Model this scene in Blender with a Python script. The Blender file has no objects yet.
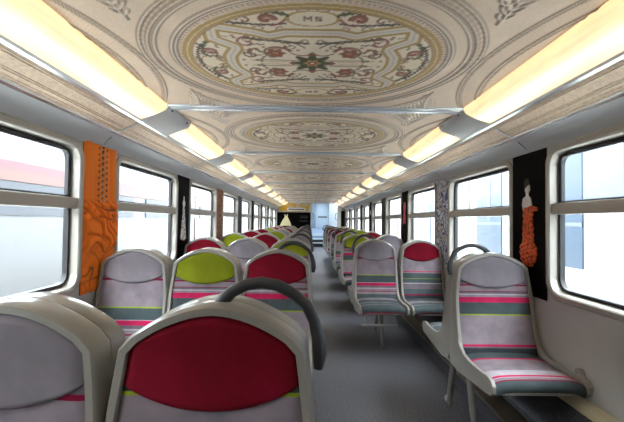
import bpy, math, random
import numpy as np
from mathutils import Matrix, Vector
random.seed(4)
C = bpy.context.scene.collection
M = 1.566                 # module: window / ceiling bar / seat pitch
BAR0 = 2.387              # first ceiling bar in view
YEND = BAR0 + 8*M         # end of the saloon
YBACK = BAR0 - 3*M
PI = math.pi

# ------------------------------------------------------------ helpers
def lin(r, g, b):
    f = lambda c: (c/255/12.92) if c/255 <= .04045 else ((c/255+.055)/1.055)**2.4
    return (f(r), f(g), f(b), 1)

def mat(name, col, rough=.5, metal=0, spec=.5, coat=0, emit=None, estr=0):
    m = bpy.data.materials.new(name); m.use_nodes = True
    b = m.node_tree.nodes['Principled BSDF']
    b.inputs['Base Color'].default_value = col
    b.inputs['Roughness'].default_value = rough
    b.inputs['Metallic'].default_value = metal
    b.inputs['Specular IOR Level'].default_value = spec
    b.inputs['Coat Weight'].default_value = coat
    if emit:
        b.inputs['Emission Color'].default_value = emit
        b.inputs['Emission Strength'].default_value = estr
    return m

def nodes(m): return m.node_tree.nodes, m.node_tree.links, m.node_tree.nodes['Principled BSDF']

def noise_mix(m, a, b, scale, detail=2, coord='Object', lo=.4, hi=.6, bump=0, bscale=None):
    n, l, p = nodes(m)
    tc = n.new('ShaderNodeTexCoord'); t = n.new('ShaderNodeTexNoise')
    t.inputs['Scale'].default_value = scale; t.inputs['Detail'].default_value = detail
    l.new(tc.outputs[coord], t.inputs['Vector'])
    r = n.new('ShaderNodeValToRGB')
    r.color_ramp.elements[0].position = lo; r.color_ramp.elements[0].color = a
    r.color_ramp.elements[1].position = hi; r.color_ramp.elements[1].color = b
    l.new(t.outputs['Fac'], r.inputs['Fac']); l.new(r.outputs['Color'], p.inputs['Base Color'])
    if bump:
        t2 = n.new('ShaderNodeTexNoise'); t2.inputs['Scale'].default_value = bscale or scale
        l.new(tc.outputs[coord], t2.inputs['Vector'])
        bp = n.new('ShaderNodeBump'); bp.inputs['Strength'].default_value = bump; bp.inputs['Distance'].default_value = .002
        l.new(t2.outputs['Fac'], bp.inputs['Height']); l.new(bp.outputs['Normal'], p.inputs['Normal'])
    return m

def vcol_mat(name, rough=.7):
    m = mat(name, (1,1,1,1), rough); n, l, p = nodes(m)
    a = n.new('ShaderNodeVertexColor'); a.layer_name = 'Col'
    l.new(a.outputs['Color'], p.inputs['Base Color'])
    return m

def stripe_mat(name, stops, rough=.85):
    """woven fabric: constant bands along UV v (metres), slight mottling"""
    m = mat(name, (1,1,1,1), rough, spec=.2); n, l, p = nodes(m)
    uv = n.new('ShaderNodeUVMap'); uv.uv_map = 'UV'
    sp = n.new('ShaderNodeSeparateXYZ'); l.new(uv.outputs['UV'], sp.inputs[0])
    r = n.new('ShaderNodeValToRGB'); cr = r.color_ramp; cr.interpolation = 'CONSTANT'
    cr.elements[0].position = 0; cr.elements[0].color = stops[0][1]
    cr.elements[1].position = stops[1][0]; cr.elements[1].color = stops[1][1]
    for pos, c in stops[2:]:
        e = cr.elements.new(pos); e.color = c
    l.new(sp.outputs['Y'], r.inputs['Fac'])
    tc = n.new('ShaderNodeTexCoord'); t = n.new('ShaderNodeTexNoise'); t.inputs['Scale'].default_value = 14
    l.new(tc.outputs['Object'], t.inputs['Vector'])
    mx = n.new('ShaderNodeMix'); mx.data_type = 'RGBA'; mx.blend_type = 'MULTIPLY'
    r2 = n.new('ShaderNodeValToRGB'); r2.color_ramp.elements[0].color = (.8,.8,.82,1); r2.color_ramp.elements[1].color = (1.1,1.08,1.08,1)
    r2.color_ramp.elements[0].position = .3; r2.color_ramp.elements[1].position = .7
    l.new(t.outputs['Fac'], r2.inputs['Fac'])
    mx.inputs[0].default_value = 1
    l.new(r.outputs['Color'], mx.inputs[6]); l.new(r2.outputs['Color'], mx.inputs[7])
    l.new(mx.outputs[2], p.inputs['Base Color'])
    t3 = n.new('ShaderNodeTexNoise'); t3.inputs['Scale'].default_value = 400
    l.new(tc.outputs['Object'], t3.inputs['Vector'])
    bp = n.new('ShaderNodeBump'); bp.inputs['Strength'].default_value = .25; bp.inputs['Distance'].default_value = .001
    l.new(t3.outputs['Fac'], bp.inputs['Height']); l.new(bp.outputs['Normal'], p.inputs['Normal'])
    return m

class MB:
    def __init__(s): s.v = []; s.f = []; s.mi = []; s.uv = None
    def add(s, vs, fs, mi=0):
        o = len(s.v); s.v += [tuple(v) for v in vs]
        s.f += [tuple(i+o for i in f) for f in fs]; s.mi += [mi]*len(fs); return s
    def box(s, x0, x1, y0, y1, z0, z1, mi=0):
        x0, x1 = sorted((x0, x1)); y0, y1 = sorted((y0, y1)); z0, z1 = sorted((z0, z1))
        return s.add([(x0,y0,z0),(x1,y0,z0),(x1,y1,z0),(x0,y1,z0),(x0,y0,z1),(x1,y0,z1),(x1,y1,z1),(x0,y1,z1)],
              [(0,3,2,1),(4,5,6,7),(0,1,5,4),(1,2,6,5),(2,3,7,6),(3,0,4,7)], mi)
    def prism(s, prof, a0, a1, axis='y', mi=0):
        """closed polygon profile extruded; axis y: prof=(x,z); axis x: prof=(y,z)"""
        n = len(prof)
        def P(p, a): return (p[0], a, p[1]) if axis == 'y' else (a, p[0], p[1])
        vs = [P(p, a0) for p in prof] + [P(p, a1) for p in prof]
        fs = [(i, (i+1) % n, n+(i+1) % n, n+i) for i in range(n)] + [tuple(range(n))[::-1], tuple(range(n, 2*n))]
        return s.add(vs, fs, mi)
    def loops(s, loops, closed=True, mi=0, cap0=False, cap1=False):
        n = len(loops[0]); vs = [p for L in loops for p in L]; fs = []
        for k in range(len(loops)-1):
            for i in range(n if closed else n-1):
                j = (i+1) % n
                fs.append((k*n+i, k*n+j, (k+1)*n+j, (k+1)*n+i))
        if cap0: fs.append(tuple(range(n))[::-1])
        if cap1: fs.append(tuple(range((len(loops)-1)*n, len(loops)*n)))
        return s.add(vs, fs, mi)
    def tube(s, pts, rad, n=10, mi=0, sq=(1,1)):
        pts = [Vector(p) for p in pts]; L = []
        up = Vector((0,1,0))
        for i, p in enumerate(pts):
            t = (pts[min(i+1, len(pts)-1)] - pts[max(i-1, 0)]).normalized()
            a = t.cross(up)
            if a.length < .05: a = t.cross(Vector((1,0,0)))
            a.normalize(); b = t.cross(a).normalized()
            r = rad[i] if isinstance(rad, (list, tuple)) else rad
            L.append([p + a*(r*sq[0]*math.cos(2*PI*k/n)) + b*(r*sq[1]*math.sin(2*PI*k/n)) for k in range(n)])
        return s.loops(L, True, mi, True, True)
    def build(s, name, mats, parent=None, smooth=True, bevel=0, angle=40):
        me = bpy.data.meshes.new(name); me.from_pydata(s.v, [], s.f)
        for m in (mats if isinstance(mats, (list, tuple)) else [mats]): me.materials.append(m)
        me.polygons.foreach_set('material_index', s.mi)
        import bmesh
        bm = bmesh.new(); bm.from_mesh(me)
        bmesh.ops.recalc_face_normals(bm, faces=bm.faces)
        if bevel:
            ed = [e for e in bm.edges if len(e.link_faces) == 2 and e.calc_face_angle(0) > .7]
            bmesh.ops.bevel(bm, geom=ed, offset=bevel, segments=2, affect='EDGES', profile=.7)
        bm.to_mesh(me); bm.free()
        if smooth:
            me.shade_smooth(); 
            me.set_sharp_from_angle(angle=math.radians(angle))
        o = bpy.data.objects.new(name, me); C.objects.link(o)
        if parent: o.parent = parent
        return o

def tag(o, label=None, cat=None, group=None, kind=None):
    if label: o['label'] = label
    if cat: o['category'] = cat
    if group: o['group'] = group
    if kind: o['kind'] = kind
    return o
def empty(name, loc=(0,0,0), rz=0):
    o = bpy.data.objects.new(name, None); C.objects.link(o); o.location = loc; o.rotation_euler = (0,0,rz)
    o.empty_display_size = .1
    return o
def interp(tab, t):
    if t <= tab[0][0]: return tab[0][1]
    for (a, va), (b, vb) in zip(tab, tab[1:]):
        if t <= b: return va + (vb-va)*(t-a)/(b-a)
    return tab[-1][1]
def copy_tree(o, parent=None):
    c = o.copy(); C.objects.link(c)
    if parent: c.parent = parent
    for ch in list(o.children): copy_tree(ch, c)
    return c

def grid_obj(name, P, col, m, parent=None, uv=None):
    """P: (n,m,3) array of points; col: (n,m,3) linear colours or None"""
    n, k, _ = P.shape
    idx = np.arange(n*k).reshape(n, k)
    q = np.stack([idx[:-1,:-1], idx[1:,:-1], idx[1:,1:], idx[:-1,1:]], -1).reshape(-1, 4)
    me = bpy.data.meshes.new(name)
    me.vertices.add(n*k); me.vertices.foreach_set('co', P.reshape(-1).astype(np.float32))
    me.loops.add(q.size); me.loops.foreach_set('vertex_index', q.reshape(-1).astype(np.int32))
    me.polygons.add(len(q)); me.polygons.foreach_set('loop_start', np.arange(0, q.size, 4, dtype=np.int32))
    me.update(calc_edges=True); me.validate()
    if col is not None:
        a = me.color_attributes.new('Col', 'FLOAT_COLOR', 'POINT')
        c4 = np.ones((n*k, 4), np.float32); c4[:,:3] = col.reshape(-1, 3)
        a.data.foreach_set('color', c4.reshape(-1))
    if uv is not None:
        u = me.uv_layers.new(name='UV')
        u.data.foreach_set('uv', uv.reshape(-1, 2)[q.reshape(-1)].reshape(-1).astype(np.float32))
    me.materials.append(m); me.shade_smooth()
    o = bpy.data.objects.new(name, me); C.objects.link(o)
    if parent: o.parent = parent
    return o

# ------------------------------------------------------------ materials
PLAST = mat('shell_plastic', lin(148,145,138), .3, coat=.3)
HANDLE = mat('handle_rubber', lin(60,64,70), .3)
LEGM = mat('leg_metal', lin(140,139,135), .4, metal=.4)
ALU = mat('brushed_aluminium', lin(205,207,208), .28, metal=.8)
CHROME = mat('polished_strip', lin(225,228,232), .15, metal=.9)
BRK = mat('bracket_grey', lin(196,196,194), .3)
BAR = mat('crossbar_satin', lin(205,210,214), .25, metal=.35)
WALLM = noise_mix(mat('wall_laminate', lin(190,190,186), .45), lin(176,175,171), lin(182,181,177), 3)
BANDM = mat('band_paint', lin(186,188,190), .4)
FRAME = mat('window_frame_paint', lin(166,162,154), .35, metal=.25)
RAILM = mat('window_rail_beige', lin(168,160,149), .4, metal=.2)
GASK = mat('black_gasket', lin(28,30,33), .5)
FLOORM = noise_mix(mat('speckled_floor', lin(90,90,94), .42), lin(38,38,42), lin(118,118,126), 120, 4, lo=.40, hi=.62)
STEPM = noise_mix(mat('speckled_plinth', lin(60,60,66), .6), lin(44,45,52), lin(92,92,100), 190, 3, lo=.42, hi=.72)
NOSE = mat('worn_step_nosing', lin(120,112,98), .3, metal=.7)
LEDGE = mat('cream_ledge', lin(190,180,150), .5)
BLACK = mat('matt_black_print', lin(5,5,6), .7, spec=.08)
WHITE = mat('soft_white', lin(228,230,230), .5)
VC = vcol_mat('printed_film', .62)
VCC = vcol_mat('printed_cove', .62)
def _tex():
    n, l, p = nodes(VCC); a = n['Color Attribute'] if 'Color Attribute' in n else [q for q in n if q.type == 'VERTEX_COLOR'][0]
    tc = n.new('ShaderNodeTexCoord'); t = n.new('ShaderNodeTexNoise'); t.inputs['Scale'].default_value = 55; t.inputs['Detail'].default_value = 3
    l.new(tc.outputs['Object'], t.inputs['Vector'])
    r = n.new('ShaderNodeValToRGB'); r.color_ramp.elements[0].position = .4; r.color_ramp.elements[1].position = .6
    r.color_ramp.elements[0].color = (.88,.86,.84,1); r.color_ramp.elements[1].color = (1.04,1.04,1.04,1)
    l.new(t.outputs['Fac'], r.inputs['Fac'])
    m = n.new('ShaderNodeMix'); m.data_type = 'RGBA'; m.blend_type = 'MULTIPLY'; m.inputs[0].default_value = 1
    l.new(a.outputs['Color'], m.inputs[6]); l.new(r.outputs['Color'], m.inputs[7]); l.new(m.outputs[2], p.inputs['Base Color'])
_tex()
VC2 = vcol_mat('printed_velvet', .8)
def glass():
    m = bpy.data.materials.new('window_glass'); m.use_nodes = True
    n, l = m.node_tree.nodes, m.node_tree.links
    n.remove(n['Principled BSDF']); out = n['Material Output']
    t = n.new('ShaderNodeBsdfTransparent'); t.inputs[0].default_value = (.93,.96,.97,1)
    g = n.new('ShaderNodeBsdfGlossy'); g.inputs['Roughness'].default_value = .02
    fr = n.new('ShaderNodeLayerWeight'); fr.inputs['Blend'].default_value = .12
    mx = n.new('ShaderNodeMixShader'); 
    ge = n.new('ShaderNodeNewGeometry'); ib = n.new('ShaderNodeMath'); ib.operation = 'SUBTRACT'; ib.inputs[0].default_value = 1
    l.new(ge.outputs['Backfacing'], ib.inputs[1]); mm = n.new('ShaderNodeMath'); mm.operation = 'MULTIPLY'
    l.new(fr.outputs['Fresnel'], mm.inputs[0]); l.new(ib.outputs[0], mm.inputs[1]); l.new(mm.outputs[0], mx.inputs[0])
    l.new(t.outputs[0], mx.inputs[1]); l.new(g.outputs[0], mx.inputs[2]); l.new(mx.outputs[0], out.inputs[0])
    return m
GLASS = glass()
# lamp diffuser: warm milky plastic lit from inside by tubes
LAMP = mat('lit_diffuser', lin(250,235,200), .3)
n_, l_, p_ = nodes(LAMP)
uvn = n_.new('ShaderNodeUVMap'); uvn.uv_map = 'UV'
spn = n_.new('ShaderNodeSeparateXYZ'); l_.new(uvn.outputs['UV'], spn.inputs[0])
rpn = n_.new('ShaderNodeValToRGB'); cr = rpn.color_ramp
cr.elements[0].position = 0; cr.elements[0].color = (1.0,.66,.31,1)
cr.elements[1].position = 1; cr.elements[1].color = (1.0,.70,.35,1)
for p, c in ((.2,(1.0,.71,.38,1)), (.30,(.9,.60,.31,1)), (.42,(1.0,.72,.38,1)), (.62,(1.3,1.1,.76,1)), (.82,(1.05,.78,.44,1))):
    e = cr.elements.new(p); e.color = c
l_.new(spn.outputs['X'], rpn.inputs['Fac'])
tn = n_.new('ShaderNodeTexNoise'); tn.inputs['Scale'].default_value = 3
mp = n_.new('ShaderNodeMapping'); mp.inputs['Scale'].default_value = (3, 2, 1)
l_.new(uvn.outputs['UV'], mp.inputs[0]); l_.new(mp.outputs[0], tn.inputs['Vector'])
mr = n_.new('ShaderNodeMapRange'); mr.inputs[1].default_value = .3; mr.inputs[2].default_value = .7; mr.inputs[3].default_value = .88; mr.inputs[4].default_value = 1.12
l_.new(tn.outputs['Fac'], mr.inputs[0])
ml = n_.new('ShaderNodeMath'); ml.operation = 'MULTIPLY'; ml.inputs[1].default_value = .62
LAMP_STR = ml.inputs[1]
l_.new(mr.outputs[0], ml.inputs[0])
l_.new(rpn.outputs['Color'], p_.inputs['Emission Color']); l_.new(ml.outputs[0], p_.inputs['Emission Strength'])
p_.inputs['Base Color'].default_value = (.5,.45,.36,1)

# ------------------------------------------------------------ printed ceiling panel
BEI = np.array(lin(236,212,186)[:3]); BEID = np.array(lin(142,118,96)[:3]); BEIL = np.array(lin(240,227,212)[:3])
CRM = np.array(lin(240,224,198)[:3]); GOLD = np.array(lin(190,156,94)[:3]); LAV = np.array(lin(230,216,200)[:3])
GRN = np.array(lin(74,78,40)[:3]); RED = np.array(lin(160,84,72)[:3]); BRN = np.array(lin(134,92,64)[:3]); DGR = np.array(lin(66,54,38)[:3])

def seg_dist(x, y, pts):
    d = np.full(x.shape, 9.0)
    for (ax, ay), (bx, by) in zip(pts, pts[1:]):
        vx, vy = bx-ax, by-ay; L = vx*vx+vy*vy+1e-12
        t = np.clip(((x-ax)*vx+(y-ay)*vy)/L, 0, 1)
        d = np.minimum(d, np.hypot(x-ax-t*vx, y-ay-t*vy))
    return d
def spiral(cx, cy, r0, a0, turns, dirn=1, k=.14, n=26):
    out = []
    for i in range(n):
        t = i/(n-1); a = a0 + dirn*turns*2*PI*t; r = r0*(1-t)**.8 + .004
        out.append((cx+r*math.cos(a), cy+r*math.sin(a)))
    return out
def bez(p0, p1, p2, n=12):
    return [((1-t)**2*p0[0]+2*t*(1-t)*p1[0]+t*t*p2[0], (1-t)**2*p0[1]+2*t*(1-t)*p1[1]+t*t*p2[1]) for t in [i/(n-1) for i in range(n)]]

def ceiling_panel(name, y0, y1, yc, parent, xc=0.0):
    HX = .905; nx = 363; ny = 300
    xs = np.linspace(-HX, HX, nx); ys = np.linspace(y0, y1, ny)
    X, Y = np.meshgrid(xs, ys, indexing='ij'); V = Y-yc; X0 = X; X = X-xc
    ax, av = np.abs(X), np.abs(V)
    rng = np.random.default_rng(3)
    col = np.empty(X.shape+(3,)); col[:] = BEI; h = np.zeros_like(X)
    def paint(mask, c, a=1.0):
        m = (np.clip(mask, 0, 1)*a)[..., None]
        col[:] = col*(1-m)+c*m
    def line(d, w, c, a=1.0): paint(1-np.clip((d-w*.5)/.003, 0, 1), c, a)
    rc = np.hypot(X/.585, V/.515)
    paint((rc < 1)*np.clip((1-rc)/.06, 0, 1), BEID, .16)
    paint((np.hypot(X/.665, V/.60) > 1)*(np.hypot(X/.72, V/.655) < 1)*1.0, BEID, .14)
    # stucco-like mouldings: rings, side arcs, spandrels
    for a_, b_, w_, hh in ((.585,.515,.006,.004), (.60,.53,.008,.006), (.665,.60,.007,.005), (.69,.625,.010,.008), (.72,.655,.005,.004)):
        r = np.hypot(X/a_, V/b_)
        d = np.abs(r-1)*min(a_, b_)
        h += hh*np.exp(-(d/w_)**2)
        line(np.abs(d-.007), .004, BEID, .75); line(d, .004, BEIL, .5)
    ring = np.hypot(X/.677, V/.612); bead = (np.abs(ring-1)*.62 < .008)
    ang = np.arctan2(V, X)
    out = np.hypot(X/.72, V/.655) > 1
    arc = .735 + .42*V**2
    for o_, w_, hh in ((0,.006,.005), (.018,.004,.004), (.105,.006,.006), (.125,.004,.004)):
        d = np.abs(ax-arc-o_); h += hh*np.exp(-(d/w_)**2)*(ax > .66)
        line(np.abs(d-.005)+(ax < .66)*1, .004, BEID, .7)
    side = (ax > arc+.02) & (ax < arc+.10)
    weave = .5+.5*np.sin(X*420)*np.sin(V*330+ax*90)
    paint(side*weave, BEID, .22); h += side*weave*.0012
    # ring of carved ornament
    orn = (np.hypot(X/.69, V/.625) > 1.0) & (np.hypot(X/.72, V/.655) < 1) 
    paint(orn*(.5+.5*np.sin(ang*110)), BEID, .35)
    orn2 = (np.hypot(X/.56, V/.49) > 1) & (np.hypot(X/.575, V/.505) < 1)
    paint(orn2*(np.sin(ang*150) > 0), BEID, .45)
    # spandrel leaves in the corners
    leaf = np.full(X.shape, 9.0)
    stem = bez((.655,.36), (.64,.55), (.73,.74))
    stem2 = bez((.64,.46), (.58,.62), (.46,.74))
    for st in (stem, stem2):
        leaf = np.minimum(leaf, seg_dist(ax, av, st)-.003)
        for k in range(1, 11):
            q = st[k]; q0 = st[k-1]; dx, dy = q[0]-q0[0], q[1]-q0[1]; L = math.hypot(dx, dy)
            dx /= L; dy /= L
            for sgn in (-1, 1):
                ln = .075*math.sin(PI*k/11)+.02
                e = (q[0]+ln*(dx*.75-sgn*dy*.65), q[1]+ln*(dy*.75+sgn*dx*.65))
                leaf = np.minimum(leaf, seg_dist(ax, av, [q, ((q[0]+e[0])/2+sgn*dy*-.006, (q[1]+e[1])/2+sgn*dx*.006), e])-.0035)
    ok = out & (ax < arc-.01)
    lm = np.clip(1-leaf/.004, 0, 1)*ok
    h += lm*.008; paint(lm, BEIL, .6); paint(np.clip(1-np.abs(leaf-.004)/.004, 0, 1)*ok, BEID, .6)
    # painted medallion
    e = np.hypot(X/.56, V/.475)
    inside = e < 1
    paint(inside*1.0, CRM)
    tmp_col = col.copy()
    star = [(0,.285), (.10,.285), (.155,.262), (.20,.285), (.375,.335), (.39,.20), (.318,.135), (.352,.07), (.36,0)]
    star = [(p*1.07, q*1.06) for p, q in star]
    # inside test of the star polygon (full outline, by symmetry on |x|,|v|)
    def in_poly(px, py, poly):
        res = np.zeros(px.shape, bool); n = len(poly)
        for i in range(n):
            x1, y1_ = poly[i]; x2, y2_ = poly[(i+1) % n]
            c = ((y1_ > py) != (y2_ > py)) & (px < (x2-x1)*(py-y1_)/(y2_-y1_+1e-12)+x1)
            res ^= c
        return res
    ins = in_poly(ax, av, [(-1e-6,-1e-6)] + star[:] + [(.36*1.07,-1e-6)])
    ds = seg_dist(ax, av, star)
    band = ins & (ds < .052)
    paint(band*1.0, LAV)
    line(np.abs(ds-.026)+(~ins)*1, .004, BEID, .35)
    line(ds+(e > 1)*1, .013, GOLD)
    line(np.abs(ds-.052)+(~ins)*1, .012, GOLD)
    paint(((e > .93) & (e < 1))*1.0, GOLD); paint(((e > .958) & (e < .968))*1.0, CRM, .6)
    line(np.abs(e-.925)*.5, .003, BRN, .7)
    core = ins & (ds > .06)
    outer = (~ins) & (e < .92) & (ds > .008)
    def stroke(pts, w, c, region, a=.95, taper=False, rag=0):
        d = seg_dist(ax, av, pts)
        if rag: d = d + rag*np.sin(ax*230+av*90)*np.sin(av*260-ax*70)
        paint((1-np.clip((d-w*.5)/.0035, 0, 1))*region, c, a)
    # core scrolls
    for r0, w in ((.062,.008),): stroke(spiral(.155,.10,r0,PI*.9,1.15,-1), w, BRN, core)
    stroke(spiral(.155,.10,.062,PI*.9,.5,-1), .015, RED, core, .8, rag=.004)
    stroke(bez((.09,.10),(.03,.05),(.0,.11)), .005, BRN, core)
    stroke(bez((.02,.19),(.13,.20),(.27,.235)), .012, DGR, core, .9, rag=.005)
    stroke(spiral(.262,.195,.04,PI*.5,.95,-1), .010, RED, core, .85)
    stroke(bez((.215,.11),(.25,.17),(.27,.10)), .013, BRN, core, .9, rag=.004)
    stroke(spiral(.258,.085,.03,PI*.2,.9,-1), .007, BRN, core)
    stroke(bez((.0,.02),(.12,.035),(.25,.03)), .004, BRN, core, .8)
    stroke(bez((.03,.15),(.09,.225),(.16,.215)), .004, GRN, core, .9)
    stroke(bez((.10,.02),(.2,.0),(.27,.03)), .004, GOLD, core, .8)
    for cx, cy in ((.05,.205),(.11,.16),(.20,.155),(.24,.03),(.23,.14),(.305,.235),(.06,.13),(.31,.25),(.30,.03)):
        paint(np.clip((.010-np.hypot(ax-cx, av-cy))/.004, 0, 1)*core, random.choice([RED, BRN, GRN]), .8)
    # fine tendrils and leaf flecks
    r2_ = random.Random(11)
    for q in range(46):
        cx, cy = r2_.uniform(.02,.52), r2_.uniform(.01,.44)
        rr_ = r2_.uniform(.012,.026)
        if q % 2: stroke(spiral(cx, cy, rr_, r2_.uniform(0,6.28), .9, r2_.choice([-1,1]), n=10), .0035, r2_.choice([BRN, BRN, GRN, RED]), (core | outer), .75)
        else:
            a_q = r2_.uniform(0,3.1); dx, dy = .03*math.cos(a_q), .03*math.sin(a_q)
            stroke([(cx-dx, cy-dy), (cx+.004, cy+.006), (cx+dx, cy+dy)], .008, r2_.choice([DGR, GRN, BRN]), (core | outer), .7, rag=.004)
    # rosettes
    rr = np.hypot(ax-.155, av-.10); ra = np.arctan2(av-.10, ax-.155)
    paint(np.clip((.040+.007*np.cos(6*ra)-rr)/.005, 0, 1), BRN, .9)
    paint(np.clip((.030+.007*np.cos(6*ra)-rr)/.004, 0, 1), RED, .8)
    paint(np.clip((.013-rr)/.004, 0, 1), GOLD); paint(np.clip((.006-rr)/.003, 0, 1), DGR)
    # centre flower
    r0_ = np.hypot(X, V*1.05); a0_ = np.arctan2(V, X)
    paint(np.clip((.082+.024*np.cos(8*a0_)-r0_)/.006, 0, 1), GRN, .95)
    paint(np.clip((.012-np.abs(r0_-.088)-.014*(1-np.cos(4*a0_)))/.006, 0, 1), RED, .9)
    paint(np.clip((.036+.006*np.cos(6*a0_)-r0_)/.004, 0, 1), GOLD); paint(np.clip((.022-r0_)/.004, 0, 1), RED)
    paint(np.clip((.011-r0_)/.004, 0, 1), CRM)
    # outer lobes: cartouches, garlands
    for cx, cy, a_, b_ in ((.445,0,.042,.060), (0,.378,.085,.046)):
        q = np.hypot((ax-cx)/a_, (av-cy)/b_)
        paint((q < 1.18)*outer*1.0, GOLD, .9); paint((q < 1.0)*outer*1.0, CRM)
    stroke(bez((.445,.06),(.485,.10),(.42,.20)), .016, GRN, outer, .9, rag=.006)
    stroke(bez((.49,.0),(.505,.08),(.45,.17)), .010, DGR, outer, .9, rag=.005)
    stroke(spiral(.425,.105,.033,0,1.0,1), .008, BRN, outer)
    stroke(spiral(.425,.105,.020,0,.8,1), .012, RED, outer, .8)
    stroke(spiral(.395,.035,.022,0,1.0,-1), .005, GOLD, outer)
    stroke(bez((.39,.01),(.43,.05),(.40,.09)), .004, BRN, outer)
    stroke(bez((.09,.40),(.16,.45),(.27,.38)), .016, GRN, outer, .9, rag=.006)
    stroke(bez((.10,.345),(.16,.32),(.33,.355)), .010, DGR, outer, .9, rag=.004)
    stroke(spiral(.165,.372,.033,PI,1.0,-1), .009, BRN, outer)
    stroke(spiral(.165,.372,.020,PI,.8,-1), .014, RED, outer, .85)
    stroke(spiral(.245,.365,.022,0,1.0,1), .006, BRN, outer)
    stroke(bez((.10,.37),(.12,.335),(.15,.33)), .006, RED, outer)
    # monogram strokes in the cartouches (SM)
    mono = [[(-.030,.392),(-.030,.364)], [(-.030,.392),(-.018,.376)], [(-.018,.376),(-.006,.392)], [(-.006,.392),(-.006,.364)],
            [(.028,.390),(.012,.390)], [(.012,.390),(.012,.379)], [(.012,.379),(.028,.377)], [(.028,.377),(.028,.366)], [(.028,.366),(.012,.366)]]
    for sgn in (1,):
        for pl in mono:
            for s2 in (-1, 1):
                d = seg_dist(X, s2*V, pl); paint(1-np.clip((d-.0025)/.003, 0, 1), BRN, .85)
    # gentle pigment variation of the film
    mott = .5+.25*np.sin(X*17+3*np.sin(V*11))+.25*np.sin(V*23+2*np.sin(X*19))
    paint(mott*(~inside), BEID, .10)
    col *= (1+rng.normal(0, .03, X.shape))[..., None]
    h[inside] *= .2
    Z = 1.92 - h
    P = np.stack([X0, Y, Z], -1)
    # panel surface looks downward: order rows so normals face down
    return grid_obj(name, P[:, ::-1].copy(), col[:, ::-1].copy(), VC, parent)

ceil = empty('ceiling', (0, 0, 0)); tag(ceil, kind='structure')
near = ceiling_panel('ceiling_panel', BAR0-M, BAR0, BAR0-M/2+.10, ceil, -.025)
base = ceiling_panel('ceiling_panel', BAR0, BAR0+M, BAR0+M/2, ceil)
for j in list(range(1, 8)) + [-2, -3]:
    c = base.copy(); C.objects.link(c); c.parent = ceil; c.location = (0, j*M, 0)
# roof deck above the printed film
b = MB(); b.box(-1.4, 1.4, YBACK, YEND, 2.0, 2.04); b.build('roof_deck', WALLM, ceil, smooth=False)
# crossbars
for j in range(-1, 9):
    y = BAR0 + j*M
    b = MB(); b.prism([(y-.055,1.918),(y-.05,1.908),(y-.012,1.905),(y-.012,1.900),(y+.012,1.900),(y+.012,1.905),(y+.05,1.908),(y+.055,1.918)], -.92, .92, 'x')
    b.build('crossbar', BAR, ceil, angle=20)

# ------------------------------------------------------------ lamps
prof_lamp = [(.905,1.925),(.907,1.905),(.918,1.885),(.945,1.868),(.985,1.851),(1.03,1.836),(1.068,1.826)]
prof_brk = [(.898,1.925),(.900,1.900),(.916,1.877),(1.072,1.816),(1.076,1.84),(1.076,1.93)]
ORD = ['nearest','second','third','fourth','fifth','sixth','seventh','eighth','ninth','tenth','farthest']
for s, side in ((-1,'left'), (1,'right')):
    for j in range(-1, 8):
        ya, yb = BAR0+j*M, BAR0+(j+1)*M
        t = empty('ceiling_light', (0, ya, 0))
        k = j+2
        tag(t, ('%s-hand warm glowing strip light, ' % side) + ('nearest the camera, ending at the first bracket' if j == -1 else 'behind the camera, unseen' if j == -2 else
              ('%s beyond the first grey bracket' % ['one','two','three','four','five','six','seven','eight'][j])), 'ceiling light', 'warm strip lights along the ceiling')
        pts = prof_lamp
        ss = [0]
        for a_, b_ in zip(pts, pts[1:]): ss.append(ss[-1]+math.hypot(a_[0]-b_[0], a_[1]-b_[1]))
        lo_y = YBACK-ya+.01 if j == -1 else .39
        yy = np.linspace(lo_y, M-.05, 12)
        P = np.array([[(s*p[0], y, p[1]) for y in yy] for p in pts]); U = np.array([[(q/ss[-1], (y+ya)) for y in yy] for q in ss])
        if s > 0: P = P[:, ::-1].copy(); U = U[:, ::-1].copy()
        o = grid_obj('diffuser', P, None, LAMP, t, U)
        # back housing above the diffuser
        b = MB(); b.prism([(s*.91,1.93),(s*1.07,1.93),(s*1.07,1.96),(s*.91,1.96)], lo_y, M-.05, 'y'); b.build('housing', BRK, t, smooth=False)
        if j == -1: continue
        b = MB(); b.prism([(s*p[0], p[1]) for p in prof_brk], -.05, .39, 'y'); bo = b.build('bracket', BRK, t, bevel=.004)
        for yq in (.02, .31): MB().tube([(s*.905, yq, 1.896), (s*.897, yq, 1.893)], .006, 8).build('screw', HANDLE, bo)

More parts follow.
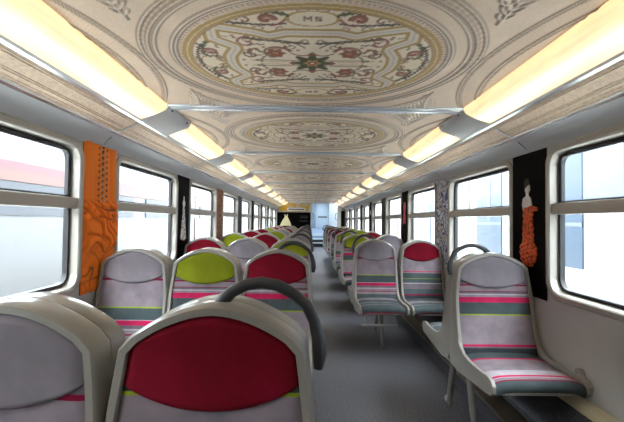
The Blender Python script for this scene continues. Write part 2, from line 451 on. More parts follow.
# ------------------------------------------------------------ cove, band, walls
GREEK = noise_mix(mat('printed_cove', lin(200,184,166), .6), lin(206,190,172), lin(188,170,152), 5, 3, bump=.15, bscale=90)
for s, side in ((-1,'left'), (1,'right')):
    w = empty('wall_'+side); tag(w, kind='structure')
    # relief cove panel
    n1 = 60; ny = 2
    t = np.linspace(0, 1, 90); yy = np.linspace(YBACK, YEND, 420)
    T, Yg = np.meshgrid(t, yy, indexing='ij')
    cx = 1.092+T*(1.232-1.092); cz = 1.823+T*(1.753-1.823)
    cc = np.empty(T.shape+(3,)); cc[:] = BEI; hh = np.zeros_like(T)
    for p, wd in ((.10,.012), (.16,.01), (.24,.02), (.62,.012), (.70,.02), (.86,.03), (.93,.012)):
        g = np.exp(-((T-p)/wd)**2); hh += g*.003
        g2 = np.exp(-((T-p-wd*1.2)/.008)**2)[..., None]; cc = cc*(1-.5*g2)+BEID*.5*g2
    P = np.stack([s*(cx-hh*.45), Yg, cz-hh*.9], -1)
    if s > 0: P = P[:, ::-1].copy(); cc = cc[:, ::-1].copy()
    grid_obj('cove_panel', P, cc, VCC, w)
    b = MB(); b.prism([(s*1.068,1.827),(s*1.072,1.815),(s*1.094,1.812),(s*1.096,1.826)], YBACK, YEND); b.build('light_rail', ALU, w, angle=20)
    b = MB(); b.prism([(s*1.228,1.756),(s*1.230,1.746),(s*1.243,1.738),(s*1.247,1.752)], YBACK, YEND); b.build('cove_strip', CHROME, w, angle=20)
    for j in range(-1, 9):
        y = BAR0+j*M
        b = MB(); b.prism([(s*1.09,1.816),(s*1.235,1.744),(s*1.235,1.75),(s*1.09,1.823)], y-.006, y+.006); b.build('panel_joint', ALU, w, smooth=False)
        b = MB(); b.prism([(s*1.262,1.721),(s*1.2935,1.6985),(s*1.315,1.671),(s*1.32,1.68),(s*1.29,1.71),(s*1.266,1.726)], y-.002, y+.002); b.build('panel_gap', LEGM, w, smooth=False)
    b = MB(); b.prism([(s*1.240,1.742),(s*1.266,1.724),(s*1.296,1.700),(s*1.320,1.668),(s*1.326,1.655),(s*1.40,1.655),(s*1.40,1.98),(s*1.30,1.98)], YBACK, YEND)
    b.build('upper_band', BANDM, w, angle=50)
    b = MB(); b.prism([(s*1.0,1.99),(s*1.10,1.84),(s*1.25,1.77),(s*1.34,1.99)], YBACK, YEND); b.build('cove_backing', BANDM, w, smooth=False)

# windows --------------------------------------------------------
ZC, HH, HW = (.795+1.655)/2, (1.655-.795)/2, .60
def sdf_ray(hw, hh, r, a):
    c, s_ = abs(math.cos(a)), abs(math.sin(a)); lo, hi = 0, 3
    for _ in range(36):
        m_ = (lo+hi)/2; x, y = c*m_-(hw-r), s_*m_-(hh-r)
        d = math.hypot(max(x, 0), max(y, 0))+min(max(x, y), 0)-r
        if d > 0: hi = m_
        else: lo = m_
    return lo
ANG = sorted(set([2*PI*i/72 for i in range(72)] + [k*PI+sg*(math.atan2(HH, HW)+dd) for k in (0,1) for sg in (-1,1) for dd in (-.12,-.08,-.04,0,.04,.08,.12)]), key=lambda a: a % (2*PI))
ANG = [a % (2*PI) for a in ANG]; ANG = sorted(set(round(a, 6) for a in ANG))
def rloop(hw, hh, r, x, yc, zc=ZC):
    out = []
    for a in ANG:
        d = sdf_ray(hw, hh, r, a); out.append((x, yc+d*math.cos(a), zc+d*math.sin(a)))
    return out
WX = 1.335
zlo, zhi = .30, 1.66
# outer rectangle of a wall module as seen from the window centre
def rectloop(x, yc):
    out = []
    for a in ANG:
        c, s_ = math.cos(a), math.sin(a)
        ty = (M/2)/abs(c) if abs(c) > 1e-6 else 99
        tz = ((zhi-ZC) if s_ > 0 else (ZC-zlo))/abs(s_) if abs(s_) > 1e-6 else 99
        d = min(ty, tz); out.append((x, yc+d*c, ZC+d*s_))
    return out
corner_a = [math.atan2(z-ZC, y) % (2*PI) for y in (-M/2, M/2) for z in (zlo, zhi)]
ANG = sorted(set([round(a, 6) for a in corner_a]+ANG))

def make_window(s, num):
    r = empty('window_%d' % num); tag(r, kind='structure')
    X = lambda v: s*v
    b = MB()
    b.loops([rloop(HW, HH, .10, X(1.336), 0), rloop(HW, HH, .10, X(1.326), 0), rloop(HW-.008, HH-.008, .095, X(1.319), 0), rloop(HW-.030, HH-.030, .08, X(1.319), 0),
             rloop(HW-.038, HH-.038, .075, X(1.326), 0), rloop(HW-.046, HH-.044, .07, X(1.382), 0)])
    b.build('window_frame', FRAME, r)
    b = MB()
    b.loops([rloop(HW-.044, HH-.042, .07, X(1.378), 0), rloop(HW-.052, HH-.050, .065, X(1.366), 0), rloop(HW-.066, HH-.062, .055, X(1.366), 0), rloop(HW-.068, HH-.064, .055, X(1.392), 0)])
    b.build('gasket', GASK, r)
    b = MB(); b.box(X(1.335), X(1.385), -HW+.03, HW-.03, 1.268, 1.330); b.build('middle_rail', RAILM, r, bevel=.006)
    b = MB(); y0, y1, z0, z1 = -HW+.066, HW-.066, 1.332, 1.592
    for q in ((y0,y1,z0,z0+.010),(y0,y1,z1-.006,z1),(y0,y0+.010,z0,z1),(y1-.010,y1,z0,z1)): b.box(X(1.367), X(1.380), *q)
    pass
    b.build('sash', GASK, r, smooth=False)
    b = MB(); b.box(X(1.386), X(1.390), -HW+.06, HW-.06, ZC-HH+.055, 1.27); b.build('lower_pane', GLASS, r, smooth=False)
    b = MB(); b.box(X(1.372), X(1.376), -HW+.07, HW-.07, 1.335, 1.59); b.build('upper_pane', GLASS, r, smooth=False)
    return r
num = 0
for s, side in ((-1,'left'), (1,'right')):
    wall = bpy.data.objects['wall_'+side]
    proto = None
    b = MB(); b.loops([rectloop(s*WX, 0), rloop(HW, HH, .10, s*WX, 0), rloop(HW, HH, .10, s*1.42, 0), rectloop(s*1.42, 0)])
    wp = b.build('wall_panel', WALLM, wall, smooth=False)
    MB().box(s*1.335, s*1.42, YBACK, BAR0-2*M, .3, 1.66).build('wall_panel', WALLM, wall, smooth=False)
    for j in range(-2, 8):
        num += 1
        y = BAR0+M/2+j*M
        if proto is None: proto = make_window(s, num); r = proto
        else: r = copy_tree(proto); r.name = 'window_%d' % num
        r.location = (0, y, 0)
        if j == -2: wp.location = (0, y, 0)
        else: c = wp.copy(); C.objects.link(c); c.parent = wall; c.location = (0, y, 0)
    # rivets of frame, plinth, ledge
    b = MB(); b.box(s*1.335, s*1.42, YBACK, YEND, 0, .32); b.build('lower_lining', WALLM, wall, smooth=False)
    t = tag(MB().prism([(s*1.075,0),(s*1.075,.118),(s*1.09,.128),(s*1.18,.135),(s*1.20,.15),(s*1.29,.315),(s*1.333,.315),(s*1.333,0)], YBACK, YEND).build('baseboard_'+side, STEPM, smooth=False), kind='structure')
    MB().prism([(s*1.068,.10),(s*1.068,.126),(s*1.085,.134),(s*1.175,.141),(s*1.178,.134),(s*1.09,.127),(s*1.076,.118),(s*1.076,.10)], YBACK, YEND).build('step_nosing', NOSE, t, angle=20)
    MB().prism([(s*1.284,.31),(s*1.30,.345),(s*1.318,.357),(s*1.334,.36),(s*1.334,.31)], YBACK, YEND).build('ledge', LEDGE, t, angle=30)

fl = tag(MB().box(-1.34, 1.34, YBACK, 18.0, -.05, 0).build('floor', FLOORM, smooth=False), kind='structure')

# ------------------------------------------------------------ printed art panels on the pillars
def art_base(s, j, col, name='art_panel'):
    y = BAR0+j*M
    r = empty(name, (s*1.333, y, 0))
    m = col
    MB().box(0, -s*.004, -.183, .183, .775, 1.665).build('backing', m, r, smooth=False)
    return r
def shape(pts, x0, x1, name, m, par):
    o = MB().prism(pts, x0, x1, 'x').build(name, m, par, smooth=False, bevel=0); return o
GRPA = 'printed fashion panels between the windows'
# left 1: orange laced velvet
r = empty('art_panel', (-1.333, BAR0, 0)); tag(r, 'orange laced velvet corset panel filling the pillar between the two nearest left windows', 'wall panel', GRPA)
MB().box(0, .004, -.185, .185, .775, 1.665).build('backing', mat('orange_backing', lin(170,80,20), .8), r, smooth=False)
Yg, Zg = np.meshgrid(np.linspace(-.183,.183,130), np.linspace(.777,1.663,300), indexing='ij')
def vn(a, b, seed):
    g = np.random.default_rng(seed); out = 0
    for i in range(5):
        kx, ky, ph = g.normal(0, 14, 1)[0], g.normal(0, 12, 1)[0], g.uniform(0, 6.28)
        out = out + np.sin(a*kx+b*ky+ph+1.3*np.sin(a*ky*.7+b*kx*.6+ph))
    return out/5
lace = np.clip((Zg-1.30)/.03, 0, 1)
wa = vn(Yg, Zg, 5); wb = vn(Yg+.3, Zg, 9)
fold = np.minimum(np.abs(np.sin(Zg*13+Yg*17+2.6*wa*2)), np.abs(np.sin(Zg*19-Yg*9+2.2*wb*2+1))*1.2)
hgt = (1-lace)*(.026*np.clip(fold*1.4, 0, 1)**.7+.003)+lace*(.008+.006*np.abs(np.sin(Yg*36+Zg*2)))
edge = np.clip((.183-np.abs(Yg))/.012, 0, 1); hgt *= edge*(.1+.9*np.clip((Zg-1.0)/.06, 0, 1))
lp = (np.abs(Yg+.0) < .045)
zz = ((Zg-1.30)/.036) % 1
cross = np.minimum(np.abs(Yg-(.07*(zz-.5))), np.abs(Yg+(.07*(zz-.5))))
cord = (cross < .006)*lp*(lace > .5); gap = (np.abs(Yg) < .012)*(lace > .5)
hgt = hgt+cord*.006-gap*.004*(~cord.astype(bool))
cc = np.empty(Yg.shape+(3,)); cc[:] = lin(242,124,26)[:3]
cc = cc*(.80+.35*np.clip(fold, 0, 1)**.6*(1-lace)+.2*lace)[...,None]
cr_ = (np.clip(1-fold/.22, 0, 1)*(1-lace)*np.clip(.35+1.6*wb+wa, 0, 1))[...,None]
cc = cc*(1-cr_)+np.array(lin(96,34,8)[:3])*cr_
cc = np.where(gap[...,None] & ~cord.astype(bool)[...,None], np.array(lin(120,52,20)[:3]), cc)
eye = (np.abs(np.abs(Yg)-.045) < .008)*(np.abs(zz-.5) < .18)*(lace > .5)
cc = np.where(cord.astype(bool)[...,None], np.array(lin(205,160,110)[:3]), cc)
cc = np.where(eye.astype(bool)[...,None], np.array(lin(90,50,30)[:3]), cc)
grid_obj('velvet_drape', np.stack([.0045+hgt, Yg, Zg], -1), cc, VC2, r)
# left 2: black, pale lace gown
r = art_base(-1, 1, BLACK); tag(r, 'black pillar panel with a tall pale lace gown, second pillar on the left', 'wall panel', GRPA)
LACE = noise_mix(mat('white_lace', lin(180,180,184), .7), lin(90,90,96), lin(230,230,232), 60, 2, lo=.36, hi=.5)
shape([(-.016,1.34),(.016,1.34),(.045,1.375),(.030,1.40),(.012,1.415),(.012,1.45),(-.010,1.45),(-.012,1.415),(-.030,1.40),(-.04,1.375)], .006, .010, 'bust', WHITE, r)
shape([(-.022,1.35),(.022,1.35),(.032,1.30),(.05,1.22),(.06,1.14),(.085,1.02),(.03,1.0),(-.03,1.005),(-.085,1.02),(-.06,1.14),(-.045,1.22),(-.03,1.30)], .006, .009, 'gown', LACE, r)
# left 3: red-brown brocade
r = art_base(-1, 2, noise_mix(mat('brocade', lin(150,80,66), .7), lin(110,48,42), lin(176,128,88), 24, 4, lo=.42, hi=.58, bump=.3)); tag(r, 'red-brown brocade printed pillar panel, third pillar on the left', 'wall panel', GRPA)
DK = mat('dark_blue_print', lin(26,30,44), .55)
for j in range(3, 8):
    r = art_base(-1, j, DK if j % 2 else BLACK); tag(r, 'plain %s pillar panel, %s pillar on the left' % ('dark blue' if j % 2 else 'black', ORD[j]), 'wall panel', GRPA)
# right 1: black with mannequin in orange dress
r = art_base(1, 0, BLACK); tag(r, 'black pillar panel showing a white mannequin in a ruffled orange dress, nearest right pillar', 'wall panel', GRPA)
ORG = noise_mix(mat('orange_ruffle', lin(206,84,40), .8), lin(140,44,18), lin(222,98,52), 55, 3, lo=.38, hi=.55, bump=.5)
# local y: positive = farther = left in view
shape([(.018,1.455),(.026,1.425),(.014,1.402),(.014,1.388),(.050,1.372),(.058,1.335),(.046,1.295),(.04,1.26),(-.034,1.26),(-.04,1.30),(-.046,1.335),(-.034,1.372),(-.010,1.388),(-.010,1.402),(-.026,1.422),(-.022,1.45),(-.004,1.468)], -.012, -.006, 'mannequin', WHITE, r)
P = []
zt = np.linspace(1.315, .955, 110); wl = np.interp(zt, [.955,1.0,1.05,1.08,1.10,1.16,1.24,1.28,1.315][::1], [.05,.085,.095,.085,.060,.060,.052,.058,.040])
U = np.linspace(-1, 1, 40); Ug, Zi = np.meshgrid(U, np.arange(len(zt)), indexing='ij')
W = wl[Zi]; Zv = zt[Zi]; Yv = Ug*W*(1+.06*np.sin(Zv*160)) - .006
hv = .008+.014*np.sqrt(np.clip(1-Ug**2, 0, 1)) + np.clip(1.12-Zv, 0, .03)/.03*.006*np.abs(np.sin(Zv*120+3*Ug))*np.sqrt(np.clip(1-Ug**2,0,1))
grid_obj('dress', np.stack([-hv, Yv, Zv], -1), None, ORG, r)
shape([(.0,1.31),(-.055,1.325),(-.105,1.312),(-.108,1.292),(-.05,1.285),(-.0,1.26)], -.022, -.008, 'sleeve', ORG, r)
shape([(.024,1.435),(.032,1.475),(.010,1.495),(-.016,1.487),(-.022,1.458)], -.013, -.007, 'hair', mat('hair_black', lin(24,20,20), .5), r)
# right 2: white and blue floral
def floral():
    m = mat('blue_floral_print', (1,1,1,1), .6); n, l, p = nodes(m)
    tc = n.new('ShaderNodeTexCoord'); nz = n.new('ShaderNodeTexNoise'); nz.inputs['Scale'].default_value = 8; nz.inputs['Distortion'].default_value = .9; nz.inputs['Detail'].default_value = 1
    l.new(tc.outputs['Object'], nz.inputs['Vector'])
    r = n.new('ShaderNodeValToRGB'); cr = r.color_ramp; cr.interpolation = 'CONSTANT'
    cr.elements[0].position = 0; cr.elements[0].color = lin(84,90,140)
    cr.elements[1].position = .38; cr.elements[1].color = lin(215,218,226)
    for q, c in ((.44, lin(70,74,128)), (.485, lin(205,206,214)), (.54, lin(44,46,66)), (.565, lin(205,205,208)), (.62, lin(170,156,124)), (.66, lin(96,104,150))): cr.elements.new(q).color = c
    l.new(nz.outputs['Fac'], r.inputs['Fac']); l.new(r.outputs['Color'], p.inputs['Base Color']); return m
r = art_base(1, 1, floral()); tag(r, 'white pillar panel with blue floral print, second pillar on the right', 'wall panel', GRPA)
PINK = mat('pink_satin', lin(226,84,110), .6)
r = art_base(1, 2, BLACK); tag(r, 'black pillar panel with a long pink gown, third pillar on the right', 'wall panel', GRPA)
shape([(-.03,1.50),(.03,1.50),(.06,1.44),(.05,1.36),(.075,1.26),(.07,1.19),(-.07,1.19),(-.075,1.26),(-.05,1.36),(-.06,1.44)], -.012, -.006, 'gown', PINK, r)
r = art_base(1, 3, mat('dark_green_print', lin(34,44,40), .6)); tag(r, 'dark green pillar panel, fourth pillar on the right', 'wall panel', GRPA)
for j in range(4, 8):
    r = art_base(1, j, BLACK if j != 6 else DK); tag(r, 'plain %s pillar panel, %s pillar on the right' % ('black' if j != 6 else 'dark blue', ORD[j]), 'wall panel', GRPA)
    if j == 4: shape([(-.02,1.47),(.02,1.47),(.05,1.42),(.01,1.36),(-.05,1.40)], -.010, -.006, 'pale_motif', WHITE, r)

# ------------------------------------------------------------ seats
LIL = lin(138,128,136); LIL2 = lin(110,102,110); TEAL = lin(72,84,87); TEALD = lin(50,58,64); PNK = lin(190,34,86); MAR = lin(130,14,54); LIME = lin(146,164,50); PALE = lin(176,170,178)
def bands(*b):
    """(z, colour) list -> ramp stops"""
    return [(z, c) for z, c in b]
FAB = [
 stripe_mat('striped_fabric_a', bands((0,TEALD),(.485,LIL2),(.495,PNK),(.507,LIL),(.664,LIME),(.671,TEAL),(.735,PNK),(.768,LIL),(.780,PALE),(.787,LIL2),(.797,MAR),(.803,LIL),(.835,MAR),(.842,LIL2))),
 stripe_mat('striped_fabric_b', bands((0,TEAL),(.50,LIL),(.52,MAR),(.528,LIL),(.548,PALE),(.556,LIL2),(.575,PNK),(.602,PALE),(.608,TEAL),(.672,LIME),(.680,LIL),(.838,MAR),(.848,LIL2))),
 stripe_mat('striped_fabric_c', bands((0,TEALD),(.49,MAR),(.502,TEAL),(.55,LIL2),(.60,PALE),(.606,TEAL),(.645,LIME),(.652,TEAL),(.70,LIL),(.712,PNK),(.722,LIL),(.850,LIME),(.856,TEAL))),
]
CUSH = [
 stripe_mat('striped_cushion_a', bands((0,TEAL),(.105,PNK),(.120,LIL),(.27,PALE),(.345,PNK),(.365,PALE),(.375,LIL),(.392,MAR),(.402,TEAL))),
 stripe_mat('striped_cushion_b', bands((0,LIL),(.10,TEAL),(.19,LIL),(.21,TEAL),(.30,LIL2),(.33,TEAL),(.455,PNK),(.475,TEAL))),
 stripe_mat('striped_cushion_c', bands((0,TEAL),(.12,LIL),(.20,TEAL),(.30,PALE),(.31,TEAL),(.455,MAR),(.475,TEAL))),
]
HEAD = {
 'grey': noise_mix(mat('grey_fabric', LIL, .85, spec=.2), lin(126,120,127), lin(138,131,139), 9, 3, bump=.2, bscale=400),
 'olive': noise_mix(mat('olive_fabric', lin(140,148,40), .85, spec=.2), lin(122,130,20), lin(132,142,26), 9, 3, bump=.2, bscale=400),
 'maroon': noise_mix(mat('maroon_fabric', lin(140,8,44), .85, spec=.2), lin(112,2,26), lin(124,4,34), 9, 3, bump=.2, bscale=400),
}
YF = [(.36,-.205),(.42,-.19),(.48,-.165),(.56,-.13),(.66,-.104),(.78,-.084),(.9,-.071),(1.04,-.066)]
WT = [(.36,.2190),(.60,.2195),(.76,.2170),(.84,.2095),(.90,.2015),(.955,.194)]
yf = lambda z: interp(YF, z)
wd = lambda z: interp(WT, z)
ZS, ZA = .955, 1.037
def outline(ins):
    pts = []
    for z in (.40,.46,.52,.58,.64,.70,.76,.80,.84,.88,.92,ZS-.012-ins*.3): pts.append((-(wd(z)-ins), z))
    W = wd(ZS)-ins
    n = 18
    for i in range(1, n):
        u = -1+2*i/n
        pts.append((W*u*.995, ZS-ins*.35+(ZA-ZS-ins*.65)*(1-abs(u)**1.85)))
    return pts + [(-x, z) for x, z in pts[:12][::-1]]

def mk_shell(par):
    o0, o1, o2, o3, o4 = outline(.024), outline(.021), outline(.006), outline(0), outline(.004)
    L = [[(x, yf(z)+.014, z) for x, z in o0], [(x, yf(z)-.004, z) for x, z in o1], [(x, yf(z)-.004, z) for x, z in o2], [(x, yf(z)+.006, z) for x, z in o3],
         [(x, (yf(z)+.006)*.45-.004, z) for x, z in o3], [(x, -.006, z) for x, z in outline(0)], [(x, -.001, z) for x, z in outline(.001)]]
    b = MB(); b.loops(L, True, cap1=True)
    # inner back wall behind the upholstery
    return b.build('shell', PLAST, par, angle=48)
def fabric_grid(zlo_f, zhi_f, bulge, edge, name, m, par, nz=22, nu=25):
    U = np.linspace(-1, 1, nu); S = np.linspace(0, 1, nz)
    P = np.zeros((nu, nz, 3)); UV = np.zeros((nu, nz, 2))
    for i, u in enumerate(U):
        z0, z1 = zlo_f(u), zhi_f(u)
        for k, t in enumerate(S):
            z = z0+(z1-z0)*t; W = wd(min(z, ZS))-.0225
            e = min(1, min(1-abs(u), .12)/.12*1.0); e2 = min(1, min(t, 1-t)/.06)
            q = math.sqrt(max(0, 1-(1-e)**2))*math.sqrt(max(0, 1-(1-e2)**2))
            P[i, k] = (u*W, yf(z)+.008-q*(edge+bulge*(1-u*u)), z); UV[i, k] = (u, z)
    return grid_obj(name, P, None, m, par, UV)
zb = lambda u: .872-.052*(1-abs(u)**2.1)
def make_seat(head, v, name='train_seat'):
    r = empty(name)
    mk_shell(r)
    fabric_grid(zb, lambda u: ZS-.010+(ZA-ZS-.014)*(1-abs(u)**1.85), .008, .008, 'headrest_panel', HEAD[head], r)
    fabric_grid(lambda u: .445, lambda u: zb(u)+.002, -.004, .006, 'back_cushion', FAB[v], r, nz=30)
    # cushion
    path = [(-.135,.458),(-.17,.462),(-.22,.458),(-.30,.452),(-.38,.452),(-.46,.458),(-.52,.458),(-.548,.448),(-.558,.430),(-.556,.405),(-.545,.398)]
    ss = [0]
    for a, c in zip(path, path[1:]): ss.append(ss[-1]+math.hypot(a[0]-c[0], a[1]-c[1]))
    U = np.linspace(-1, 1, 21); P = np.zeros((21, len(path), 3)); UV = np.zeros((21, len(path), 2))
    for i, u in enumerate(U):
        for k, (y, z) in enumerate(path):
            fr = 1-.05*max(0, (k-5)/5)
            P[i, k] = (u*.203*fr, y, z-.018*abs(u)**8+.006*(1-u*u)); UV[i, k] = (u, ss[k])
    grid_obj('seat_cushion', P, None, CUSH[v], r, UV)
    b = MB()
    pf = [(-.10,.62),(-.128,.56),(-.16,.505),(-.215,.474),(-.30,.462),(-.42,.462),(-.51,.470),(-.552,.462),(-.570,.440),(-.568,.405),(-.545,.385),(-.42,.374),(-.28,.362),(-.14,.345),(-.03,.36),(-.006,.40),(-.006,.56),(-.04,.62)]
    for sx in (-1, 1): b.prism(pf, sx*.202, sx*.2195, 'x')
    b.prism([(-.545,.388),(-.545,.402),(-.30,.400),(-.14,.400),(-.02,.42),(-.02,.40),(-.14,.372),(-.30,.372)], -.21, .21, 'x')
    b.box(-.2, .2, -.09, -.03, .40, .60)
    b.build('seat_base', PLAST, r, bevel=.005)
    return r
def add_handle(par, sgn):
    pts = []; rad = []
    ctl = [(-.005,-.012,1.015),(.012,-.012,1.038),(.030,-.012,1.056),(.060,-.012,1.071),(.095,-.012,1.077),(.132,-.012,1.071),(.166,-.012,1.053),(.195,-.012,1.03),(.213,-.014,.995),(.223,-.018,.955),(.225,-.022,.925),(.222,-.024,.895)]
    for i, p in enumerate(ctl):
        pts.append((sgn*p[0], p[1]-.004-max(0, i-6)*.001, p[2])); rad.append(.0132 if 1 < i < 9 else (.0155 if i < 11 else .010))
    return MB().tube(pts, rad, 12).build('grab_handle', HANDLE, par, angle=60)
def add_leg(par, x):
    b = MB(); b.tube([(x,-.10,.385),(x,-.155,.20),(x,-.20,.03),(x,-.205,.012)], [.019,.019,.018,.02], 10)
    b.tube([(x,-.17,.012),(x,-.27,.012)], [.026,.022], 12, sq=(1,.4))
    b.box(x-.05, x+.05, -.16, -.005, .335, .375)
    return b.build('leg', LEGM, par, angle=45)
def add_bar(par):
    b = MB()
    for x in (-.14, .16): b.tube([(x,-.28,.38),(x,-.29,.235)], .007, 6)
    b.tube([(-.17,-.29,.232),(.18,-.29,.232)], .011, 8)
    return b.build('under_seat_bar', ALU, par)
protos = {}
def seat(head, v, x, y, rz, label, cat='seat', group=None, handle=0, leg=None, bar=False, sx=1):
    key = (head, v, handle, leg, bar)
    if key not in protos:
        r = make_seat(head, v)
        if handle: add_handle(r, handle)
        if leg is not None: add_leg(r, leg)
        if bar: add_bar(r)
        protos[key] = r
    else: r = copy_tree(protos[key])
    r.location = (x, y, 0); r.rotation_euler = (0, 0, rz); r.scale = (sx, 1, 1)
    tag(r, label, cat, group); return r
LX = (-1.075, -.625, -.175); PX = .4555
LX = (-1.1065, -.6665, -.2265)
LC = ['grey','olive','maroon']
left = [('grey','grey','maroon'), ('grey','olive','maroon'), ('maroon','grey','olive'), ('olive','maroon','grey'), ('maroon','olive','grey'),
        ('maroon','grey','grey'), ('olive','maroon','grey'), ('maroon','grey','olive'), ('maroon','olive','grey')]
COLN = ('window', 'middle', 'aisle'); vv = 0
rown = ['nearest','second','third','fourth','fifth','sixth','seventh','eighth','farthest']
hd = {'grey':'grey-topped striped', 'olive':'olive-green-topped striped', 'maroon':'maroon-topped striped'}
for k, cols in enumerate(left):
    yc = .875+M*k
    for c in range(3):
        v = [1, 0, 0][c] if k == 1 else (k*2+c) % 3
        h = 1 if c == 2 else 0; lg = -.06 if c == 2 else (-.05 if c == 1 else None)
        seat(cols[c], v, LX[c], yc, 0, '%s %s seat facing the camera in the %s row left of the aisle' % (hd[cols[c]], COLN[c], rown[k]),
             group='left-hand seats facing the camera', handle=h, leg=lg)
        seat('grey', 1, LX[c], yc, PI, 'seat facing away, back to back with the %s seat of the %s left row' % (COLN[c], rown[k]),
             group='left-hand seats facing away', leg=.06 if c == 2 else (.05 if c == 1 else None))
right = [(None,'grey'), ('grey','maroon'), ('olive','grey'), ('olive','maroon'), ('maroon','olive'), ('maroon','olive'), ('maroon','maroon'), ('grey','olive')]
for k, cols in enumerate(right):
    yc = 2.41+M*k
    for c, col in enumerate(cols):
        if col is None: continue
        x = (.64, 1.105)[c]; v = {0:(0,0), 1:(1,2)}.get(k, ((k+1) % 3, k % 3))[c]
        if k == 0: x = 1.087; 
        h = -1 if (c == 0 or k == 0) else 0
        lg = -.15 if k == 0 else (.05 if c == 0 else None)
        place = 'lone window' if k == 0 else ('aisle', 'window')[c]
        seat(col, v, x, yc, 0, '%s %s seat facing the camera in the %s row right of the aisle' % (hd[col], place, rown[k]),
             group='right-hand seats facing the camera', handle=h, leg=lg, bar=(c == 0), sx=1.1 if k == 0 else 1)
        seat('grey', 1, x, yc, PI, 'seat facing away, back to back with the %s seat of the %s right row' % (place, rown[k]),
             group='right-hand seats facing away', leg=(.15 if k == 0 else (-.05 if c == 0 else None)), sx=1.1 if k == 0 else 1)
# rounded wall bracket beside the lone right seat
b = MB(); b.tube([(1.316,1.93,.47),(1.334,1.93,.47)], .028, 16); o = b.build('wall_bracket', PLAST)
tag(o, 'small round grey bracket on the wall by the lone right-hand seat', 'bracket')

# ------------------------------------------------------------ far end
b = MB(); b.box(-1.4, .0, YEND, YEND+.06, 0, 2.0); b.box(1.02, 1.4, YEND, YEND+.06, 0, 2.0); tag(b.build('wall_end', WALLM, smooth=False), kind='structure')
tag(MB().box(-1.4, 1.4, YBACK-.06, YBACK, 0, 2.0).build('wall_back', WALLM, smooth=False), kind='structure')
YE = YEND-.003
def posterz(y): return 1.215+(221-y)*YEND/385
def posterx(x): return (x-310.5)*YEND/385+.0
r = empty('poster', (0, YE, 0)); tag(r, 'large black poster on the end wall with a cream skirted dress at its left', 'poster')
MB().box(-1.31, -.02, -.012, -.002, .60, 1.545).build('backing', BLACK, r, smooth=False)
CREAM = mat('cream_dress', lin(214,204,160), .8)
b = MB(); pts = [(-1.03,1.46),(-1.0,1.47),(-.985,1.40),(-.95,1.40),(-.93,1.47),(-.90,1.46),(-.91,1.36),(-.85,1.25),(-.79,1.12),(-.76,1.02),(-1.20,1.02),(-1.16,1.12),(-1.09,1.25),(-1.02,1.36)]
nn = len(pts); b.prism([(x, z) for x, z in pts], -.020, -.012); b.build('dress', CREAM, r, smooth=False)
b = MB()
for i, (z, w_) in enumerate(((1.40,.34),(1.36,.30),(1.32,.33),(1.22,.36),(1.18,.30))): b.box(-.12-w_, -.12, -.014, -.012, z, z+.014)
b.build('caption_lines', mat('grey_print', lin(90,90,92), .6), r, smooth=False)
YEL = noise_mix(mat('yellow_baroque', lin(196,160,60), .6), lin(206,166,40), lin(196,184,172), 5, 4, lo=.46, hi=.56)
r = empty('baroque_panel', (0, YE, 0)); tag(r, 'yellow and grey baroque printed panel above the black poster at the far end', 'wall panel')
MB().box(-1.22, -.02, -.012, -.002, 1.56, 1.895).build('backing', YEL, r, smooth=False)
r = empty('air_vent', (0, YE-.014, 0)); tag(r, 'long white air vent with dark slot on the yellow end panel', 'vent')
MB().box(-.92, -.22, -.03, 0, 1.60, 1.715).build('housing', WHITE, r, bevel=.006)
MB().box(-.88, -.26, -.035, -.029, 1.64, 1.68).build('slot', mat('dark_slot', lin(60,60,62), .5), r, smooth=False)
r = MB().box(1.16, 1.31, YE-.012, YE-.002, .9, 1.62).build('end_panel', BLACK, smooth=False); tag(r, 'narrow black panel on the end wall right of the aisle', 'wall panel')
# vestibule
VW = mat('vestibule_white', lin(214,222,228), .4); VB = mat('vestibule_blue', lin(150,170,196), .4)
w = tag(MB().box(-.06, 0, YEND+.06, 22, 0, 2.4).box(1.02, 1.08, YEND+.06, 22, 0, 2.4).box(-.06, 1.08, 22, 22.06, 0, 2.4).box(-.06, 1.08, YEND+.06, 22.06, 2.3, 2.36).build('wall_vestibule', VW, smooth=False), kind='structure')
st = tag(MB().box(0, 1.02, 18.0, 22, 0, .17).box(0, 1.02, 18.35, 22, .17, .34).build('trim_1', mat('dark_riser', lin(48,50,54), .6), smooth=False), kind='structure')
MB().box(.0, 1.02, 17.96, 18.35, .17, .20).box(.0, 1.02, 18.3, 18.75, .34, .37).build('step_nosing', VW, st, smooth=False)
MB().prism([(18.75,.37),(18.75,.56),(21.9,.82),(21.9,.37)], 0, 1.02, 'x').build('landing', VB, st, smooth=False)
MB().box(.0, 1.02, 18.70, 18.80, .50, .60).build('landing_edge', VW, st, smooth=False)
r = empty('vestibule_fill_light', (.5, 17.0, 2.27)); tag(r, 'added flat fill lamp brightening the steps beyond the far doorway', 'ceiling light')  # added fill fixture, put in to brighten the dark vestibule
MB().box(-.3, .3, -1.2, 1.2, 0, .03).build('fill_housing', WHITE, r, smooth=False)
ld = bpy.data.lights.new('vestibule_fill', 'AREA'); ld.shape = 'RECTANGLE'; ld.size = .5; ld.size_y = 2.2; ld.energy = 13; ld.color = (.93,.97,1)
lo_ = bpy.data.objects.new('lamp', ld); C.objects.link(lo_); lo_.parent = r; lo_.location = (0, 0, -.01)
ld2 = ld.copy(); ld2.energy = 12; lo2 = bpy.data.objects.new('lamp', ld2); C.objects.link(lo2); lo2.parent = r; lo2.location = (0, 3.2, -.01)  # second added fill light deeper in, with no housing of its own
r = empty('door_1', (0, 21.97, 0)); tag(r, kind='structure')
MB().box(.34, .96, -.03, 0, .82, 2.2).build('door_leaf', mat('door_pale_blue', lin(200,216,228), .35), r, bevel=.01)
MB().box(.40, .92, -.05, -.03, 1.40, 1.50).build('door_bar', mat('door_bar_grey', lin(110,116,124), .4), r, bevel=.006)
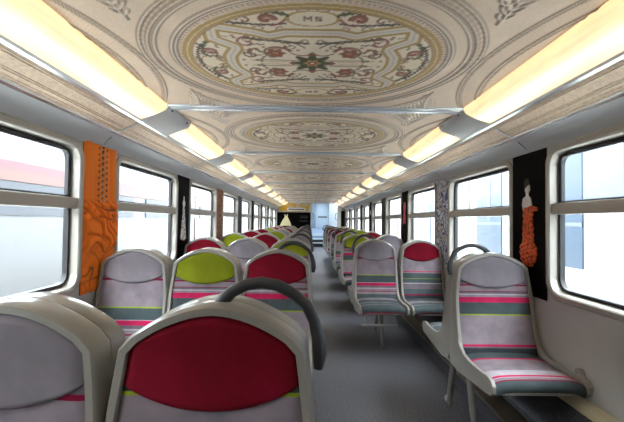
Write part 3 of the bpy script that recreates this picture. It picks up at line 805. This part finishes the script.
MB().box(.02, .28, -.04, 0, .85, 2.2).build('side_window', mat('side_panel', lin(150,172,184), .3), r, smooth=False)
RDM = mat('red_handrail', lin(176,60,66), .4)
for x, nm in ((.03,'left'), (.99,'right')):
    sg = 1 if nm == 'left' else -1
    o = MB().tube([(x,YEND+.05,1.52),(x+sg*.05,YEND-.03,1.50),(x+sg*.06,YEND-.04,1.40),(x+sg*.05,YEND-.03,1.30),(x,YEND+.05,1.28)], .014, 8).build('handrail', RDM)
    tag(o, 'short red handrail on the %s side of the far doorway' % nm, 'handrail', 'red handrails at the far doorway')

# ------------------------------------------------------------ outside: platforms and trains in the neighbouring tracks
dk = lambda r, g, b, k=.33: tuple(v*k for v in lin(r, g, b)[:3])+(1,)
gm = mat('pale_concrete', lin(232,230,224), .9)
tag(MB().box(-60, -1.6, -30, 60, -1.3, -1.2).box(1.6, 60, -30, 60, -1.3, -1.2).build('ground', gm, smooth=False), kind='structure')
tag(MB().box(-3.6, -2.0, -30, 60, -1.2, -.35).build('platform', mat('platform_paving', lin(226,224,218), .9), smooth=False), 'long pale station platform outside the left windows', 'platform')
TW = mat('train_white', dk(118,120,124), .5); TR = mat('train_pink_stripe', dk(112,66,76), .6); TO = mat('train_orange_stripe', dk(114,78,70), .6)
TG = mat('train_grey_glass', dk(92,96,104), .5, spec=.2); TB = mat('train_blue_glass', dk(78,96,116), .4, spec=.2); TL = mat('train_lightblue', dk(98,112,126), .5); TRD = mat('train_red', dk(112,78,84), .5)
r = empty('neighbouring_train', (-4.4, 0, -1.2)); tag(r, 'white train with pink stripe seen blurred through the left windows', 'train')
MB().prism([(-2.6,.3),(0,.3),(0,3.6),(-.25,4.0),(-2.35,4.0),(-2.6,3.6)], -25, 45).build('car_body', TW, r, smooth=False)
MB().box(0, .02, -25, 45, 2.95, 3.12).build('upper_stripe', TO, r, smooth=False)
MB().box(0, .022, -25, 45, 3.12, 3.24).build('pink_stripe', TR, r, smooth=False)
for i in range(-5, 16):
    y = i*2.5
    MB().box(0, .03, y+.2, y+2.0, 2.45, 2.93).build('train_window', TG, r, smooth=False)
    if i % 3 == 2: MB().box(.0, .035, y+2.05, y+2.45, 1.0, 3.3).build('train_door', TRD, r, smooth=False)
TWR = mat('train_bright_white', lin(150,154,158), .5)
r = empty('neighbouring_train', (4.0, 0, -1.2)); tag(r, 'white train with blue-tinted windows seen through the right windows', 'train')
MB().prism([(2.6,.3),(0,.3),(0,4.4),(.25,4.8),(2.35,4.8),(2.6,4.4)], -25, 45).build('car_body', TWR, r, smooth=False)
for i in range(-8, 16):
    y = 5.65+i*2.4
    MB().box(0, -.03, y, y+1.2, 1.75, 4.3).build('train_window', TB, r, smooth=False)
    MB().box(0, -.036, y+.5, y+.62, 2.5, 4.3).build('window_post', TL, r, smooth=False)
    MB().box(0, -.034, y, y+1.2, 2.38, 2.44).build('window_rail', TL, r, smooth=False)
    MB().box(0, -.02, y-.75, y, 2.6, 4.3).build('pale_panel', TL, r, smooth=False)

# ------------------------------------------------------------ world, camera
W = bpy.data.worlds.new('World'); bpy.context.scene.world = W; W.use_nodes = True
bg = W.node_tree.nodes['Background']; bg.inputs[0].default_value = (.93,.97,1,1); bg.inputs[1].default_value = 11.0

cam = bpy.data.cameras.new('camera'); co = bpy.data.objects.new('camera', cam); C.objects.link(co)
cam.sensor_width = 36; cam.lens = 36*385/624; cam.clip_start = .02; cam.clip_end = 200
mw = Matrix.Translation((-.025, 0, 1.215)) @ Matrix.Rotation(math.radians(-.22), 4, 'Z') @ Matrix.Rotation(math.radians(90+1.49), 4, 'X') @ Matrix.Rotation(math.radians(.7), 4, 'Z')
co.matrix_world = mw
S = bpy.context.scene; S.camera = co
S.view_settings.view_transform = 'Standard'; S.view_settings.look = 'None'; S.view_settings.gamma = 1; S.view_settings.use_curve_mapping = False
S.view_settings.exposure = .95
S.cycles.max_bounces = 10; S.cycles.diffuse_bounces = 6; S.cycles.transparent_max_bounces = 16
